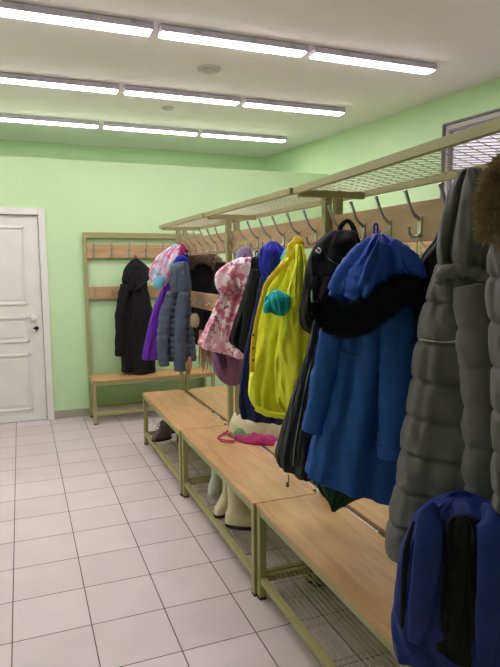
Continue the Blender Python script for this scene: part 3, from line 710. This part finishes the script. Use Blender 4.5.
# --- large blue backpack on the bench
c0 = onZ(395, 652, .476)
P = Pl(c0.x, c0.y, .80)
o = garment('hiking_backpack', P, 'large blue backpack with padded straps standing on the nearest bench', 'backpack', 'backpacks')
def bz(px, z): 
    a = P.at(px, 560); d_ = (a-CAM); 
    return a
B = loft(P, [(436, 497, 482, 497, .6), (418, 508, 500, 507, .9), (406, 530, 512, 530), (399, 556, 518, 560), (396, 590, 521, 602, 1.1), (394, 622, 522, 645, 1.1), (395, 642, 521, 674, 1.1)], .075, v=-.03, fold=.008, ku=1.7, kz=3.4, wr=.009, seed=95, pw=.62, nr=60)
link('body', B, bagblue, o, smooth=True)
link('back_panel', loft(P, [(450, 516, 474, 517, .6), (446, 526, 479, 528), (443, 570, 478, 580), (440, 610, 476, 628), (438, 645, 474, 668)], .018, v=.05, fold=.003, pw=.5, nr=30), mat('black_mesh_foam', (10, 10, 12), .9, bump=.6, bscale=200), o, smooth=True)
for pts_ in ([(438, 508, -.01), (430, 518, .03), (428, 545, .055), (424, 580, .06), (419, 615, .055), (414, 640, .03)], [(482, 508, -.01), (490, 520, .03), (492, 550, .055), (491, 585, .06), (487, 620, .055), (484, 660, .03)]):
    s_ = link('shoulder_strap', sleeve(P, pts_, [.026, .034, .036, .034, .03, .018], v=.03, n=40, flat=.3, wr=.04), bagblue, o, smooth=True)
a = P.at(424, 590, .11)
link('side_trim', sleeve(P, [(414, 520), (407, 545), (404, 580), (402, 625)], [.004, .008, .008, .005], v=.055, n=24, flat=.4, wr=0), black, o, smooth=True)
link('handle', sleeve(P, [(446, 502), (450, 493), (460, 490), (470, 493), (474, 502)], [.007]*5, v=-.03, n=20, flat=.5, wr=0), bagblue, o, smooth=True)
base_at(o); print('BAG BASE', o.location); o.location.z = .477

# --- yellow jacket on the right wall rack
P = Pl(2.82, 4.05, 1.2)
o = garment('wall_rack_jacket', P, 'yellow jacket glimpsed on the right wall rack past the blue parka')
q = P.at(428, 254)
P = Pl(q.x, q.y, .5)
link('body', loft(P, [(424, 254, 434, 254, .6), (420, 266, 440, 266), (417, 300, 443, 300), (416, 350, 444, 350)], .08, fold=.02, seed=99, nr=40), amber, o, smooth=True); base_at(o)

# ---------------------------------------------------------------- footwear
def boot(name, loc, rot, H, L, W, m, label, group, sole=M['rubber'], top=None, laces=None):
    t = thing(name, label, 'boot', loc, rot, group)
    prof = [(.012, -.48, .52, .95), (.03, -.49, .53, 1.0), (.055, -.48, .50, .98), (.075, -.46, .36, .9), (.10, -.42, .16, .82), (.13, -.40, .08, .78)]
    rs = []
    for z, a, b_, ww in prof:
        rs.append((z, a*L, b_*L, W/2*ww))
    z = .13
    while z < H-.001:
        z = min(H, z+.02); k = (z-.13)/max(.01, H-.13); rs.append((z, (-.40-.02*k)*L, (.07+.02*k)*L, W/2*(.78+.1*k)))
    R_ = []
    for i, (z, a, b_, ww) in enumerate(rs):
        R_.append([Vector(((a+b_)/2+(b_-a)/2*math.cos(2*PI*j/24)*(1+.03*noise.noise(Vector((z*20, j*.4, 1)))), ww*math.sin(2*PI*j/24), z)) for j in range(24)])
    R_.append([p*1 for p in R_[-1]]); c = sum(R_[-1], Vector())/24; R_[-1] = [c+(p-c)*.8+Vector((0, 0, -.004)) for p in R_[-1]]
    link('upper', MB().rings(R_), m, t, smooth=True)
    s_ = [[Vector(((-.49+.54)/2*L+(1.03)/2*L*math.cos(2*PI*j/24)*k, W/2*1.06*math.sin(2*PI*j/24)*k, z)) for j in range(24)] for z, k in ((0, .97), (.008, 1), (.016, 1), (.02, .97))]
    link('sole', MB().rings(s_), sole, t, smooth=False)
    if laces:
        mb = MB()
        for k in range(4):
            z = .075+k*.02; x = .33*L-k*.07*L
            mb.tube([(x, -W*.3, z), (x+.012, 0, z+.014), (x-.006, W*.3, z+.008)], .004, 6)
        link('laces', mb, laces, t)
    if top: link('cuff', MB().tube([(-.17*L, 0, H-.012), (-.17*L, 0, H+.008)], [W*.46]*2, 20), top, t, smooth=True)
    return t
wb = mat('cream_boot_leather', (222, 208, 176), .6, var=.08, vscale=12, bump=.3)
G = .111
q = onZ(240, 527, G); boot('tall_boot', (q.x+.02, q.y, G), -.5, .30, .22, .10, wb, 'tall cream boot under the middle bench, right one of the pair', 'cream boots under the bench')
q = onZ(224, 520, G); boot('tall_boot', (q.x+.05, q.y+.10, G), -2.5, .30, .21, .095, wb, 'tall cream boot under the middle bench, left one of the pair', 'cream boots under the bench')
q = onZ(219, 502, G); boot('short_boot', (q.x+.03, q.y+.16, G), -2.2, .17, .18, .085, mat('white_boot', (214, 216, 206), .6, bump=.3), 'white ankle boot standing behind the tall cream pair', 'white boots under the bench', sole=M['plastic'])
bb = mat('purple_brown_leather', (104, 78, 90), .4, var=.25, vscale=25)
lc = mat('grey_laces', (130, 124, 100), .7)
q = onZ(160, 440, G); boot('laced_boot', (q.x+.02, q.y+.0, G), PI+.3, .16, .19, .09, bb, 'small purple brown laced boot under the far bench, in front', 'brown boots under the far bench', laces=lc)
q = onZ(167, 436, G); boot('laced_boot', (q.x+.05, q.y+.10, G), PI+.1, .19, .19, .09, bb, 'small purple brown laced boot under the far bench, behind its partner', 'brown boots under the far bench', laces=lc)

# ---------------------------------------------------------------- cloth things lying on the bench
def lump(name, cx, cy, lx, ly, h, rot, m, label, cat, seed, z0=.4765):
    rs = []
    for k in range(9):
        t = k/8; s_ = math.sqrt(max(0, 1-t**2.2)) if k else 1
        ring = []
        for j in range(40):
            an = 2*PI*j/40; n1 = 1+.4*noise.noise(Vector((math.cos(an)*1.5+seed, math.sin(an)*1.5, seed)))
            x, y = math.cos(an)*lx/2*s_*n1, math.sin(an)*ly/2*s_*n1
            z = h*t*(1+.9*noise.noise(Vector((x*16, y*16, seed)))-.35*abs(noise.noise(Vector((x*30, y*30, seed+4))))) if k else 0
            ring.append(Vector((x, y, max(z, 0))))
        rs.append(ring)
    o = link(name, MB().rings(rs), m, smooth=True); o.location = (cx, cy, z0); o.rotation_euler = (0, 0, rot)
    return tag(o, label, cat)
q = onZ(258, 436, .475)
lump('cloth_heap', q.x+.01, q.y+.01, .46, .17, .19, -.75, cream, 'crumpled cream cloth heap on the bench under the navy jacket', 'cloth', 3)
q = onZ(241, 436, .475)
lump('green_scarf', q.x-.0, q.y-.03, .16, .10, .055, -.75, mat('sage_cloth', (110, 146, 96), .8, var=.2, bump=.4), 'sage green cloth between the cream heap and magenta bag', 'cloth', 12)
t = thing('drawstring_bag', 'flat magenta cloth bag with loop straps lying on the bench', 'bag')
q = onZ(258, 442, .475)
bd = lump('body', q.x, q.y, .36, .12, .05, -.78, magenta, '', '', 5)
del bd['label'], bd['category']; bd.parent = t
for k in ([(236, 438), (226, 434), (219, 436), (222, 441), (234, 442)], [(238, 436), (231, 430), (224, 433), (218, 438), (226, 440), (240, 441)]):
    link('strap', MB().tube(resample([onZ(x, y, .484) for x, y in k], 24), .0065, 8, .6), magenta, t, smooth=True)
base_at(t)
q = onZ(278, 450, .475)
lump('white_sock', q.x+.03, q.y+.02, .10, .07, .05, .3, mat('white_knit', (220, 216, 200), .9, bump=.4), 'small white balled sock on the bench left of the grey zip jacket', 'sock', 8)
